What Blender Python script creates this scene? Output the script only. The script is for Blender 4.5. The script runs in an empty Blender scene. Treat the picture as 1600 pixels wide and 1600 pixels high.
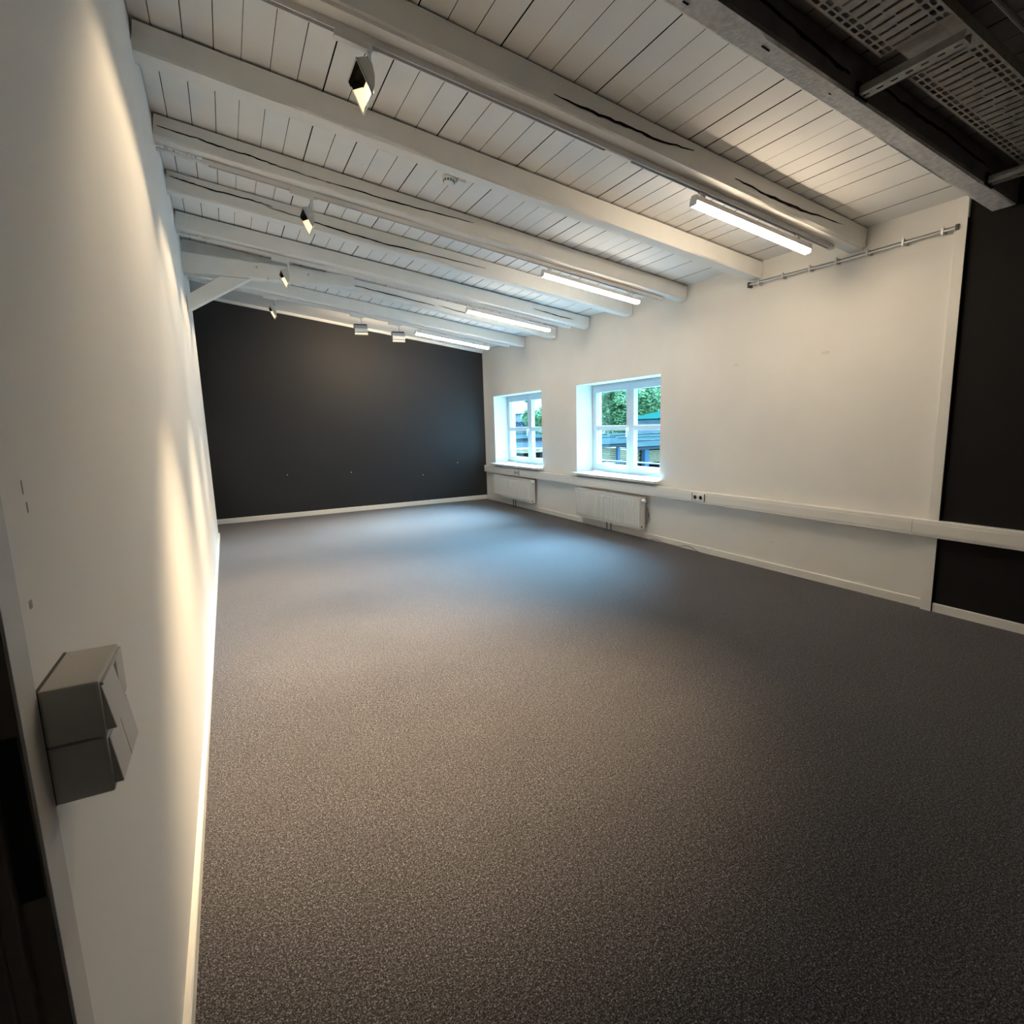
import bpy, bmesh, math, random
from mathutils import Vector, Matrix

random.seed(7)
S = bpy.context.scene
COL = S.collection

# ------------------------------------------------------------------ camera
W, D, HL, HR = 4.881, 10.206, 3.6585, 2.952      # room: right wall, far wall, ceiling height left / right
SL = (HR - HL) / W                                # ceiling slopes down towards the window wall
A = math.atan(-SL)                                # pitch of joists and planks
CA = math.cos(A)
F_PX, YAW, PITCH, ROLL = 854.68, 0.4735, 0.1589, -0.0298
cam = bpy.data.cameras.new('camera'); co = bpy.data.objects.new('camera', cam); COL.objects.link(co)
cam.sensor_fit = 'HORIZONTAL'; cam.sensor_width = 36.0; cam.lens = 36.0 * F_PX / 1600.0
cam.clip_start = 0.02; cam.clip_end = 400
f = Vector((math.sin(YAW) * math.cos(PITCH), math.cos(YAW) * math.cos(PITCH), -math.sin(PITCH)))
r = Vector((math.cos(YAW), -math.sin(YAW), 0)); u = r.cross(f)
r2 = r * math.cos(ROLL) + u * math.sin(ROLL); u2 = u * math.cos(ROLL) - r * math.sin(ROLL)
M = Matrix((r2, u2, -f)).transposed().to_4x4(); M.translation = Vector((0.2201, 0, 1.5))
co.matrix_world = M
S.camera = co

# ------------------------------------------------------------------ world, exposure
world = bpy.data.worlds.new('overcast_sky'); S.world = world; world.use_nodes = True
bg = world.node_tree.nodes['Background']
bg.inputs['Color'].default_value = (0.34, 0.66, 1.0, 1); bg.inputs['Strength'].default_value = 3.4
sun_d = bpy.data.lights.new('added_daylight_sun', 'SUN'); sun_d.energy = 95.0; sun_d.angle = math.radians(56); sun_d.color = (0.36, 0.70, 1.0)
sun = bpy.data.objects.new('added_daylight_sun', sun_d); COL.objects.link(sun)          # broad blue sun added to throw the daylight patch on the floor
sun.rotation_euler = Vector((-0.70, -0.27, -0.68)).to_track_quat('-Z', 'Y').to_euler(); sun.location = (12, 8, 12)
S.view_settings.view_transform = 'Standard'; S.view_settings.look = 'None'
S.view_settings.gamma = 1.0; S.view_settings.use_curve_mapping = False
S.view_settings.exposure = 0.58
LED_STRENGTH = 52.0
SPOT_WASH, SPOT_CORE = 38.0, 850.0
WARM = (1.0, 0.81, 0.59)
WARM_SPOT = (1.0, 0.76, 0.47)

# ------------------------------------------------------------------ materials
def mat(name, col, rough=0.6, metal=0.0, var=0.0, vscale=3.0, bump=0.0, bscale=60.0, spec=0.5, emit=None, estr=0.0):
    m = bpy.data.materials.new(name); m.use_nodes = True
    nt = m.node_tree; b = nt.nodes['Principled BSDF']
    b.inputs['Base Color'].default_value = (*col, 1); b.inputs['Roughness'].default_value = rough
    b.inputs['Metallic'].default_value = metal; b.inputs['Specular IOR Level'].default_value = spec
    tc = nt.nodes.new('ShaderNodeTexCoord')
    if var > 0:
        n = nt.nodes.new('ShaderNodeTexNoise'); n.inputs['Scale'].default_value = vscale; n.inputs['Detail'].default_value = 4
        nt.links.new(tc.outputs['Object'], n.inputs['Vector'])
        rp = nt.nodes.new('ShaderNodeValToRGB'); e = rp.color_ramp.elements
        e[0].position = 0.3; e[1].position = 0.7
        e[0].color = (*[c * (1 - var) for c in col], 1); e[1].color = (*[min(1, c * (1 + var)) for c in col], 1)
        nt.links.new(n.outputs['Fac'], rp.inputs['Fac']); nt.links.new(rp.outputs['Color'], b.inputs['Base Color'])
    if bump > 0:
        n2 = nt.nodes.new('ShaderNodeTexNoise'); n2.inputs['Scale'].default_value = bscale; n2.inputs['Detail'].default_value = 5
        nt.links.new(tc.outputs['Object'], n2.inputs['Vector'])
        bp = nt.nodes.new('ShaderNodeBump'); bp.inputs['Strength'].default_value = bump; bp.inputs['Distance'].default_value = 0.004
        nt.links.new(n2.outputs['Fac'], bp.inputs['Height']); nt.links.new(bp.outputs['Normal'], b.inputs['Normal'])
    if emit:
        b.inputs['Emission Color'].default_value = (*emit, 1); b.inputs['Emission Strength'].default_value = estr
    return m

def carpet_mat():
    m = bpy.data.materials.new('loop_carpet'); m.use_nodes = True
    nt = m.node_tree; b = nt.nodes['Principled BSDF']; L = nt.links.new
    tc = nt.nodes.new('ShaderNodeTexCoord')
    n1 = nt.nodes.new('ShaderNodeTexNoise'); n1.inputs['Scale'].default_value = 210; n1.inputs['Detail'].default_value = 2; n1.inputs['Roughness'].default_value = 0.7
    n2 = nt.nodes.new('ShaderNodeTexVoronoi'); n2.inputs['Scale'].default_value = 260
    n3 = nt.nodes.new('ShaderNodeTexNoise'); n3.inputs['Scale'].default_value = 0.8; n3.inputs['Detail'].default_value = 3
    for n in (n1, n2, n3): L(tc.outputs['Object'], n.inputs['Vector'])
    r1 = nt.nodes.new('ShaderNodeValToRGB'); e = r1.color_ramp.elements
    e[0].position = 0.36; e[0].color = (0.012, 0.0118, 0.0135, 1); e[1].position = 0.68; e[1].color = (0.28, 0.263, 0.275, 1)
    k = r1.color_ramp.elements.new(0.52); k.color = (0.060, 0.0565, 0.062, 1)
    L(n1.outputs['Fac'], r1.inputs['Fac'])
    mx = nt.nodes.new('ShaderNodeMix'); mx.data_type = 'RGBA'; mx.blend_type = 'MULTIPLY'; mx.inputs[0].default_value = 0.55
    r2_ = nt.nodes.new('ShaderNodeValToRGB'); r2_.color_ramp.elements[0].position = 0.25; r2_.color_ramp.elements[0].color = (0.45, 0.45, 0.45, 1)
    r2_.color_ramp.elements[1].position = 0.6; r2_.color_ramp.elements[1].color = (1.25, 1.25, 1.25, 1)
    L(n2.outputs['Color'], r2_.inputs['Fac']); L(r1.outputs['Color'], mx.inputs[6]); L(r2_.outputs['Color'], mx.inputs[7])
    mx2 = nt.nodes.new('ShaderNodeMix'); mx2.data_type = 'RGBA'; mx2.blend_type = 'MULTIPLY'; mx2.inputs[0].default_value = 1
    r3 = nt.nodes.new('ShaderNodeValToRGB'); r3.color_ramp.elements[0].position = 0.35; r3.color_ramp.elements[0].color = (0.9, 0.9, 0.9, 1)
    r3.color_ramp.elements[1].position = 0.65; r3.color_ramp.elements[1].color = (1.08, 1.08, 1.08, 1)
    L(n3.outputs['Fac'], r3.inputs['Fac']); L(mx.outputs[2], mx2.inputs[6]); L(r3.outputs['Color'], mx2.inputs[7])
    n4 = nt.nodes.new('ShaderNodeTexNoise'); n4.inputs['Scale'].default_value = 88; n4.inputs['Detail'].default_value = 2; L(tc.outputs['Object'], n4.inputs['Vector'])
    r4 = nt.nodes.new('ShaderNodeValToRGB'); r4.color_ramp.elements[0].position = 0.34; r4.color_ramp.elements[0].color = (0.55, 0.55, 0.56, 1)
    r4.color_ramp.elements[1].position = 0.66; r4.color_ramp.elements[1].color = (1.5, 1.5, 1.52, 1)
    mx3 = nt.nodes.new('ShaderNodeMix'); mx3.data_type = 'RGBA'; mx3.blend_type = 'MULTIPLY'; mx3.inputs[0].default_value = 1
    L(n4.outputs['Fac'], r4.inputs['Fac']); L(mx2.outputs[2], mx3.inputs[6]); L(r4.outputs['Color'], mx3.inputs[7])
    L(mx3.outputs[2], b.inputs['Base Color'])
    b.inputs['Roughness'].default_value = 0.9; b.inputs['Specular IOR Level'].default_value = 0.2
    b.inputs['Sheen Weight'].default_value = 0.25; b.inputs['Sheen Roughness'].default_value = 0.4
    bp = nt.nodes.new('ShaderNodeBump'); bp.inputs['Strength'].default_value = 0.8; bp.inputs['Distance'].default_value = 0.004
    L(n1.outputs['Fac'], bp.inputs['Height']); L(bp.outputs['Normal'], b.inputs['Normal'])
    return m

def glass_mat():
    m = bpy.data.materials.new('window_glass'); m.use_nodes = True
    nt = m.node_tree; nt.nodes.remove(nt.nodes['Principled BSDF']); out = nt.nodes['Material Output']
    t = nt.nodes.new('ShaderNodeBsdfTransparent'); t.inputs['Color'].default_value = (0.86, 0.93, 0.93, 1)
    g = nt.nodes.new('ShaderNodeBsdfGlossy'); g.inputs['Roughness'].default_value = 0.02
    mx = nt.nodes.new('ShaderNodeMixShader')
    mx.inputs[0].default_value = 0.04; nt.links.new(t.outputs[0], mx.inputs[1]); nt.links.new(g.outputs[0], mx.inputs[2])
    nt.links.new(mx.outputs[0], out.inputs['Surface'])
    return m

m_wall = mat('white_wall_paint', (0.82, 0.81, 0.785), 0.85, var=0.02, vscale=1.3, bump=0.10, bscale=35)
m_wall_r = mat('worn_wall_paint', (0.80, 0.785, 0.745), 0.85, var=0.035, vscale=1.6, bump=0.12, bscale=30)
m_black = mat('black_wall_paint', (0.016, 0.016, 0.018), 0.6, var=0.08, vscale=2.0, bump=0.08, bscale=40)
m_sidewall = mat('matt_black_paint', (0.008, 0.007, 0.007), 0.8, var=0.1, vscale=2, spec=0.25)
m_blackwood = mat('black_ceiling_paint', (0.17, 0.155, 0.15), 0.7, var=0.2, vscale=8, bump=0.3, bscale=30)
m_timber = mat('white_timber_paint', (0.82, 0.815, 0.785), 0.65, var=0.03, vscale=5, bump=0.25, bscale=22)
m_plank = mat('white_plank_paint', (0.84, 0.83, 0.805), 0.65, var=0.025, vscale=4, bump=0.15, bscale=30)
m_rough = mat('rough_grey_timber', (0.62, 0.61, 0.60), 0.85, var=0.16, vscale=34, bump=1.0, bscale=70)
m_dark = mat('dark_gap', (0.012, 0.010, 0.012), 0.9, spec=0.1)
m_trim = mat('white_trim', (0.80, 0.785, 0.74), 0.5, var=0.02, vscale=4)
m_pvc = mat('white_plastic', (0.80, 0.80, 0.77), 0.4)
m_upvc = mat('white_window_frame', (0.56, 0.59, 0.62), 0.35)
m_rad = mat('radiator_enamel', (0.80, 0.785, 0.74), 0.4)
m_alu = mat('white_track_metal', (0.78, 0.77, 0.76), 0.45, 0.0)
m_lampbody = mat('grey_lamp_metal', (0.62, 0.62, 0.61), 0.5, 0.2)
m_silver = mat('brushed_silver', (0.55, 0.56, 0.57), 0.35, 0.8)
m_steel = mat('galvanised_steel', (0.30, 0.295, 0.28), 0.5, 0.7, var=0.15, vscale=20)
m_tray = mat('dusty_tray_steel', (0.36, 0.33, 0.29), 0.6, 0.35, var=0.12, vscale=25)
m_carpet = carpet_mat()
m_glass = glass_mat()
m_doorframe = mat('dark_brown_door_frame', (0.17, 0.145, 0.12), 0.7)
m_plate = mat('black_strike_plate', (0.004, 0.004, 0.004), 0.5)
m_casing = mat('grey_white_casing', (0.62, 0.61, 0.59), 0.6)
m_switch = mat('cream_switch_plastic', (0.60, 0.57, 0.53), 0.5)
m_led = mat('lit_diffuser', (0.9, 0.9, 0.9), 0.5, emit=WARM, estr=LED_STRENGTH)
m_led_soft = mat('lit_diffuser_dimmed', (0.9, 0.9, 0.9), 0.5, emit=(1.0, 0.83, 0.64), estr=LED_STRENGTH * 0.62)
m_lens = mat('lit_reflector', (0.45, 0.40, 0.30), 0.4, emit=(1.0, 0.74, 0.40), estr=1.0)
m_baffle = mat('black_baffle', (0.004, 0.0035, 0.003), 0.9, spec=0.1)
m_cable = mat('grey_cable', (0.10, 0.095, 0.09), 0.6)
m_scratch = mat('grey_scuff', (0.45, 0.44, 0.42), 0.9)
# outside
m_yard = mat('concrete_yard', (0.05, 0.055, 0.055), 0.9, var=0.2, vscale=0.4)
m_roof = mat('pale_metal_roof', (0.022, 0.032, 0.034), 0.95, spec=0.0, var=0.12, vscale=0.5)
m_groof = mat('green_metal_roof', (0.008, 0.04, 0.034), 0.95, spec=0.0)
m_seam = mat('dark_seam', (0.03, 0.045, 0.05), 0.7)
m_lumber = mat('fresh_sawn_timber', (0.6, 0.46, 0.27), 0.8, var=0.25, vscale=6)
m_leaf = mat('leaves', (0.22, 0.36, 0.15), 0.7, var=0.5, vscale=1.2)
m_bark = mat('bark', (0.03, 0.025, 0.02), 0.9)
m_post = mat('blue_grey_steel', (0.07, 0.15, 0.24), 0.6)
m_render = mat('pale_render', (0.34, 0.37, 0.4), 0.9, var=0.1, vscale=0.6)
m_signblue = mat('blue_sign_paint', (0.006, 0.02, 0.06), 0.6)
m_tarp = mat('dark_tarpaulin', (0.02, 0.03, 0.032), 0.7)

# ------------------------------------------------------------------ helpers
def link(name, me, m=None, parent=None, loc=(0, 0, 0), rot=None):
    if isinstance(me, bmesh.types.BMesh):
        bm = me; me = bpy.data.meshes.new(name)
        bmesh.ops.recalc_face_normals(bm, faces=bm.faces[:]); bm.to_mesh(me); bm.free()
    if m is not None:
        for k in (m if isinstance(m, (list, tuple)) else [m]): me.materials.append(k)
    o = bpy.data.objects.new(name, me); COL.objects.link(o); o.location = loc
    if rot: o.rotation_euler = rot
    if parent: o.parent = parent
    return o

def tag(o, label=None, cat=None, group=None, kind=None):
    if label: o['label'] = label
    if cat: o['category'] = cat
    if group: o['group'] = group
    if kind: o['kind'] = kind
    return o

def empty(name, loc=(0, 0, 0), rot=(0, 0, 0)):
    o = bpy.data.objects.new(name, None); COL.objects.link(o); o.location = loc; o.rotation_euler = rot
    o.empty_display_size = 0.05
    return o

def B(): return bmesh.new()

def box(bm, x0, x1, y0, y1, z0, z1, bev=0.0, mi=0):
    vs = [bm.verts.new((x, y, z)) for z in (z0, z1) for y in (y0, y1) for x in (x0, x1)]
    q = [(0, 2, 3, 1), (4, 5, 7, 6), (0, 1, 5, 4), (2, 6, 7, 3), (0, 4, 6, 2), (1, 3, 7, 5)]
    fs = [bm.faces.new([vs[i] for i in k]) for k in q]
    for fc in fs: fc.material_index = mi
    if bev > 0:
        es = list({e for fc in fs for e in fc.edges})
        res = bmesh.ops.bevel(bm, geom=es, offset=bev, segments=2, affect='EDGES', profile=0.6)
        for fc in res['faces']: fc.material_index = mi
    return bm

def tube(bm, pts, rad, n=10, cap=True):
    pts = [Vector(p) for p in pts]; rings = []
    for i, p in enumerate(pts):
        t = (pts[min(i + 1, len(pts) - 1)] - pts[max(i - 1, 0)]).normalized()
        a = t.cross(Vector((0, 0, 1)) if abs(t.z) < 0.9 else Vector((1, 0, 0))).normalized(); b = t.cross(a)
        rings.append([bm.verts.new(p + (a * math.cos(2 * math.pi * k / n) + b * math.sin(2 * math.pi * k / n)) * rad) for k in range(n)])
    for r0, r1 in zip(rings, rings[1:]):
        for k in range(n): bm.faces.new((r0[k], r0[(k + 1) % n], r1[(k + 1) % n], r1[k]))
    if cap: bm.faces.new(rings[0]); bm.faces.new(list(reversed(rings[-1])))
    return bm

def prism(bm, prof, axis_pts, mi=0):
    """extrude a closed 2-D profile: axis_pts is a list of functions (a,b)->xyz, one per ring"""
    rings = [[bm.verts.new(fn(a, b)) for a, b in prof] for fn in axis_pts]
    n = len(prof)
    for r0, r1 in zip(rings, rings[1:]):
        for k in range(n): bm.faces.new((r0[k], r0[(k + 1) % n], r1[(k + 1) % n], r1[k])).material_index = mi
    bm.faces.new(rings[0]).material_index = mi; bm.faces.new(list(reversed(rings[-1]))).material_index = mi
    return bm

def lathe(bm, prof, n=24, loc=(0, 0, 0)):
    rings = []
    for rr, z in prof:
        rings.append([bm.verts.new((loc[0] + rr * math.cos(2 * math.pi * k / n), loc[1] + rr * math.sin(2 * math.pi * k / n), loc[2] + z)) for k in range(n)])
    for r0, r1 in zip(rings, rings[1:]):
        for k in range(n): bm.faces.new((r0[k], r0[(k + 1) % n], r1[(k + 1) % n], r1[k]))
    bm.faces.new(rings[0]); bm.faces.new(list(reversed(rings[-1])))
    return bm

def struct(name, bm, m, parent=None, **k):
    o = link(name, bm, m, parent, **k)
    if not parent: o['kind'] = 'structure'
    return o

def copy_tree(o, parent=None):
    c = o.copy(); COL.objects.link(c)
    if parent: c.parent = parent
    for ch in list(o.children): copy_tree(ch, c)
    return c

def zc(x): return HL + SL * x                     # ceiling height above x

# ------------------------------------------------------------------ floor and walls
XL, XR, YF = -0.018, W + 0.015, D + 0.015
bm = B(); box(bm, -1.3, 6.0, -2.6, 10.7, -0.12, 0); struct('floor', bm, m_carpet)

bm = B(); box(bm, -0.20, XL, 0.762, 8.93, 0, 3.70); wl = struct('wall_left', bm, m_wall)
bm = B()
for (y, z, dy, dz) in ((0.905, 1.43, 0.004, 0.018), (0.912, 1.405, 0.004, 0.014), (0.86, 1.29, 0.01, 0.01)):
    box(bm, XL, XL + 0.0006, y, y + dy, z, z + dz)
link('scuff', bm, m_scratch, wl)
# wall behind the corner at the far left, and the closing walls out of view
bm = B(); box(bm, -1.3, -1.15, 8.7, 10.7, 0, 3.9); box(bm, -1.3, -0.20, 8.7, 8.8, 0, 3.9); struct('wall_alcove', bm, m_wall)
bm = B(); box(bm, -1.3, 5.4, YF, YF + 0.2, 0, 3.95); wf = struct('wall_far', bm, m_black)
for (x, z) in ((3.536, 0.583), (1.098, 0.75), (2.184, 0.722), (4.265, 0.777)):
    bm = B(); lathe(bm, [(0.004, 0), (0.004, 0.012), (0.009, 0.013), (0.009, 0.016), (0.003, 0.019)], 10)
    link('screw', bm, m_silver, wf, (x, YF, z), (math.pi / 2, 0, 0))
# window wall with two real openings
WY = [2.10, 5.127, 6.92, 7.945, 9.76, 10.6]; WZ = [0, 0.735, 2.04, 3.10]
bm = B()
for i in range(5):
    for j in range(3):
        if j == 1 and i in (1, 3): continue
        box(bm, XR, XR + 0.46, WY[i], WY[i + 1], WZ[j], WZ[j + 1])
bmesh.ops.remove_doubles(bm, verts=bm.verts[:], dist=1e-5)
dbl = {}
for fc in bm.faces:
    dbl.setdefault(tuple(round(c, 4) for c in fc.calc_center_median()), []).append(fc)
bmesh.ops.delete(bm, geom=[x for v in dbl.values() if len(v) > 1 for x in v], context='FACES_ONLY')
wr = struct('wall_right', bm, m_wall_r)
bm = B()
for (y, z, s) in ((4.0, 2.02, .05), (3.05, 2.02, .07), (3.5, 0.27, .05), (3.3, 0.30, .03)):
    box(bm, XR - 0.0008, XR, y, y + s, z, z + s * .35)
link('scuff', bm, mat('faint_scuff', (0.70, 0.68, 0.63), 0.9), wr)
bm = B(); box(bm, 4.875, 5.4, -2.6, 2.10, 0, 3.1); struct('wall_side', bm, m_sidewall)
bm = B(); box(bm, -1.3, 5.4, -2.7, -2.5, 0, 3.9); struct('wall_back', bm, m_wall)
bm = B(); box(bm, -0.62, -0.45, -2.5, 0.60, 0, 3.9); box(bm, -0.62, -0.36, 0.60, 0.762, 0, 3.9); struct('wall_entrance', bm, m_black)

# ------------------------------------------------------------------ ceiling: planks along the room, sloping down to the right
J = [-0.017, .08, .226, .372, .507, .656, .803, .95, 1.095, 1.24, 1.385, 1.5277, 1.6752, 1.8257, 1.9756, 2.123, 2.273, 2.42, 2.575, 2.712,
     2.849, 2.987, 3.127, 3.260, 3.397, 3.536, 3.67, 3.80, 3.93, 4.0625, 4.1885, 4.311, 4.4315, 4.56, 4.69, 4.81, W + 0.015]
PF = (0, 0, HL)                                   # pitched frame origin: x along the slope, z normal to the boards
bm = B(); box(bm, -1.5, (W + 0.5) / CA, -2.7, 10.7, 0.035, 0.06)
ceil = struct('ceiling', bm, m_dark, loc=PF, rot=(0, A, 0))
YB0 = 1.90
for i in range(len(J) - 1):
    gap = random.choice((0.003, 0.004, 0.0055, 0.0075)) if i < 30 else 0.0018
    if i < 3: gap = 0.0045
    x0, x1 = J[i] / CA, (J[i + 1] - gap) / CA
    dz = random.uniform(-0.0015, 0.0015)
    for (ya, yb, mm) in ((YB0, 8.62, m_plank), (-2.5, YB0 - 0.002, m_blackwood)):
        bm = B(); box(bm, x0, x1, ya, yb, 0.007 + dz, 0.030)
        bm.normal_update()
        for fc in bm.faces: fc.material_index = 1 if abs(fc.normal.x) > .5 else 0
        link('plank', bm, [mm, m_dark], ceil)
bm = B(); box(bm, -1.4 / CA, J[0] / CA - 0.002, 8.0, 10.3, 0.005, 0.03); link('plank', bm, m_plank, ceil)
bm = B(); box(bm, J[0] / CA, (W + 0.015) / CA, 8.62, YF, 0.001, 0.03); link('panel', bm, m_plank, ceil)   # smooth board in the last bay
# white batten between black wall and ceiling
bm = B(); box(bm, 0.0, (W + 0.01) / CA, YF - 0.03, YF, -0.045, 0.0, 0.002); struct('trim_2', bm, m_trim, loc=PF, rot=(0, A, 0))

# ------------------------------------------------------------------ joists
LU = (W + 0.013) / CA
def joist_mesh(wd, dp, seed, u0=0.0, u1=LU, n=40, amp=0.004, gap=0.0):
    rnd = random.Random(seed); ph = [rnd.uniform(0, 6.28) for _ in range(12)]; bm = B(); rings = []
    c = 0.016
    prof = [(0, -gap), (0, -dp + c * 1.3), (c * 0.35, -dp + c * 0.4), (c * 1.2, -dp), (wd - c, -dp), (wd - c * .3, -dp + c * .3), (wd, -dp + c), (wd, -gap)]
    for i in range(n + 1):
        t = u0 + (u1 - u0) * i / n; ring = []
        for k, (y, z) in enumerate(prof):
            wob = amp * (math.sin(t * 1.7 + ph[k]) + 0.6 * math.sin(t * 4.3 + ph[(k + 3) % 12]) + 0.35 * math.sin(t * 11 + ph[(k + 5) % 12]))
            ring.append(bm.verts.new((t, y + (wob if 0 < k < 7 else wob * .5), z + (wob if 0 < k < 7 else 0))))
        rings.append(ring)
    m_ = len(prof)
    for r0, r1 in zip(rings, rings[1:]):
        for k in range(m_): bm.faces.new((r0[k], r0[(k + 1) % m_], r1[(k + 1) % m_], r1[k]))
    bm.faces.new(rings[0]); bm.faces.new(list(reversed(rings[-1])))
    bmesh.ops.recalc_face_normals(bm, faces=bm.faces[:])
    for fc in bm.faces:
        if fc.normal.z > .9: fc.material_index = 1        # top coloured dark to deepen the shadow gap under the boards
    return bm

def crack(parent, pts, wid, jag=0.004, seed=1):
    """dark split in the camera-side face; pts (u, drop)"""
    rnd = random.Random(seed); P = []
    for (a, b) in zip(pts, pts[1:]):
        for k in range(6):
            t = k / 6; P.append((a[0] + (b[0] - a[0]) * t, a[1] + (b[1] - a[1]) * t + rnd.uniform(-jag, jag)))
    P.append(pts[-1]); bm = B(); n = len(P); top = []; bot = []
    for i, (uu, dd) in enumerate(P):
        h = wid * (0.15 + math.sin(math.pi * i / (n - 1)) ** 0.6) * rnd.uniform(.6, 1.2) * .5
        top.append([bm.verts.new((uu, y, -dd + h)) for y in (-0.0045, 0.004)]); bot.append([bm.verts.new((uu, y, -dd - h)) for y in (-0.0045, 0.004)])
    for i in range(n - 1):
        bm.faces.new((top[i][0], top[i + 1][0], bot[i + 1][0], bot[i][0]))
        bm.faces.new((top[i][1], top[i + 1][1], top[i + 1][0], top[i][0])); bm.faces.new((bot[i][0], bot[i + 1][0], bot[i + 1][1], bot[i][1]))
    link('crack', bm, m_dark, parent)

JY = [2.80, 3.755, 4.72, 5.635, 6.56, 7.43, 8.43]
JW = [0.135, 0.13, 0.125, 0.12, 0.13, 0.12, 0.13]
JL = ['white ceiling joist with a bold jagged crack, carrying the track with the largest strip lamp',
      'smooth white ceiling joist without track, second white one behind the grey rough beam',
      'white ceiling joist with a long thin crack, third behind the grey rough beam',
      'white ceiling joist split by two lengthwise cracks, fourth behind the grey rough beam',
      'white ceiling joist just in front of the level tie beam, fifth from the rough beam',
      'white ceiling joist just behind the level tie beam, sixth behind the grey rough beam',
      'last white ceiling joist, nearest the black far wall, with two silver spotlights under it']
joists = []
for i, (y, wd) in enumerate(zip(JY, JW)):
    bm = joist_mesh(wd, 0.157, 11 + i, gap=(.002, .007, .004, .001, .007, .002, .001)[i])
    o = link('ceiling_joist', bm, [m_timber, m_dark], None, (0, y, HL), (0, A, 0)); tag(o, JL[i], 'beam', 'white joists under the plank ceiling'); joists.append(o)
def P2(pts): return [((x / CA), (zc(x) - z) * CA) for x, z in pts]
crack(joists[0], P2([(2.0, 3.262), (2.261, 3.228), (2.491, 3.209), (2.736, 3.176), (3.03, 3.172)]), 0.010, 0.004, 3)
crack(joists[0], P2([(3.409, 3.066), (3.661, 3.026), (3.964, 2.982), (4.217, 2.962), (4.60, 2.936)]), 0.014, 0.005, 4)
crack(joists[2], P2([(0.02, 3.578), (0.254, 3.542), (0.451, 3.504), (0.608, 3.486), (0.788, 3.447), (1.153, 3.390)]), 0.009, 0.003, 5)
crack(joists[2], P2([(1.12, 3.402), (1.553, 3.342), (1.876, 3.308), (2.35, 3.262)]), 0.008, 0.003, 6)
crack(joists[3], P2([(0.02, 3.61), (0.13, 3.587), (0.315, 3.551), (0.609, 3.518), (0.80, 3.482)]), 0.010, 0.003, 7)
crack(joists[3], P2([(0.75, 3.478), (1.136, 3.403), (1.421, 3.35), (1.785, 3.288), (2.175, 3.248), (2.888, 3.162)]), 0.009, 0.003, 8)
crack(joists[5], P2([(1.7, 3.335), (2.1, 3.27), (2.6, 3.19), (2.95, 3.13)]), 0.010, 0.003, 9)
crack(joists[5], P2([(3.0, 3.14), (3.3, 3.08), (3.5, 3.05)]), 0.008, 0.003, 10)
crack(joists[4], P2([(4.0, 3.0), (4.4, 2.925), (4.62, 2.90)]), 0.009, 0.003, 12)

# rough beam at the former partition: grey underside, black camera-side face
bm = joist_mesh(0.135, 0.17, 77, 0.0, LU - 0.035, 60, 0.0035)
for fc in bm.faces:
    fc.material_index = 1 if fc.calc_center_median().y < 0.008 else 0
gb = link('rough_beam', bm, [m_rough, m_blackwood], None, (0, 1.832, HL), (0, A, 0))
tag(gb, 'rough grey beam with black-painted side, running beside the cable tray at upper right', 'beam')
crack(gb, [(1.9, .06), (2.3, .05), (2.6, .07), (3.0, .10), (3.1, .10)], 0.014, .004, 21)
crack(gb, [(3.35, .06), (3.7, .07), (4.0, .06), (4.5, .08)], 0.012, .004, 22)
bm = B()
for (uu, y, l) in ((2.02, .045, .05), (2.10, .075, .03), (2.55, .05, .05), (3.05, .06, .02)):
    box(bm, uu, uu + l, y, y + .006, -0.1745, -0.168)
link('crack', bm, m_dark, gb)

# level tie beam with knee brace at the far left
bm = B(); n = 14; rings = []
for i in range(n + 1):
    t = i / n; x = XL + 0.002 + t * 1.835; zt = 3.447 - 0.088 * t; zb = 3.238 + 0.004 * math.sin(t * 7) - 0.006 * t
    yy = 7.20 + 0.004 * math.sin(t * 9)
    rings.append([bm.verts.new(p) for p in ((x, yy, zt), (x, yy, zb + .008), (x, yy + .008, zb), (x, yy + .137, zb), (x, yy + .145, zb + .008), (x, yy + .145, zt))])
for r0, r1 in zip(rings, rings[1:]):
    for k in range(6): bm.faces.new((r0[k], r0[(k + 1) % 6], r1[(k + 1) % 6], r1[k]))
bm.faces.new(rings[0]); bm.faces.new(list(reversed(rings[-1])))
tb = link('tie_beam', bm, m_timber); tag(tb, 'short level white tie beam meeting the left wall below the sloping joists', 'beam')
for (x, z) in ((0.72, 3.36), (1.28, 3.33), (0.83, 3.245)):
    bm = B(); lathe(bm, [(0.014, 0), (0.014, 0.006), (0.006, 0.011)], 10); link('peg', bm, m_rough, tb, (x, 7.203, z), (math.pi / 2, 0, 0))
bm = B()
prof = [(XL + .003, 2.835), (XL + .003, 3.005), (0.335, 3.236), (0.655, 3.236)]
prism(bm, prof, [lambda a, b: (a, 7.225, b), lambda a, b: (a, 7.335, b)])
bmesh.ops.bevel(bm, geom=bm.edges[:], offset=.006, segments=1, affect='EDGES')
tag(link('knee_brace', bm, m_timber), 'slanted white timber brace propping the level tie beam from the left wall', 'brace')

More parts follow.
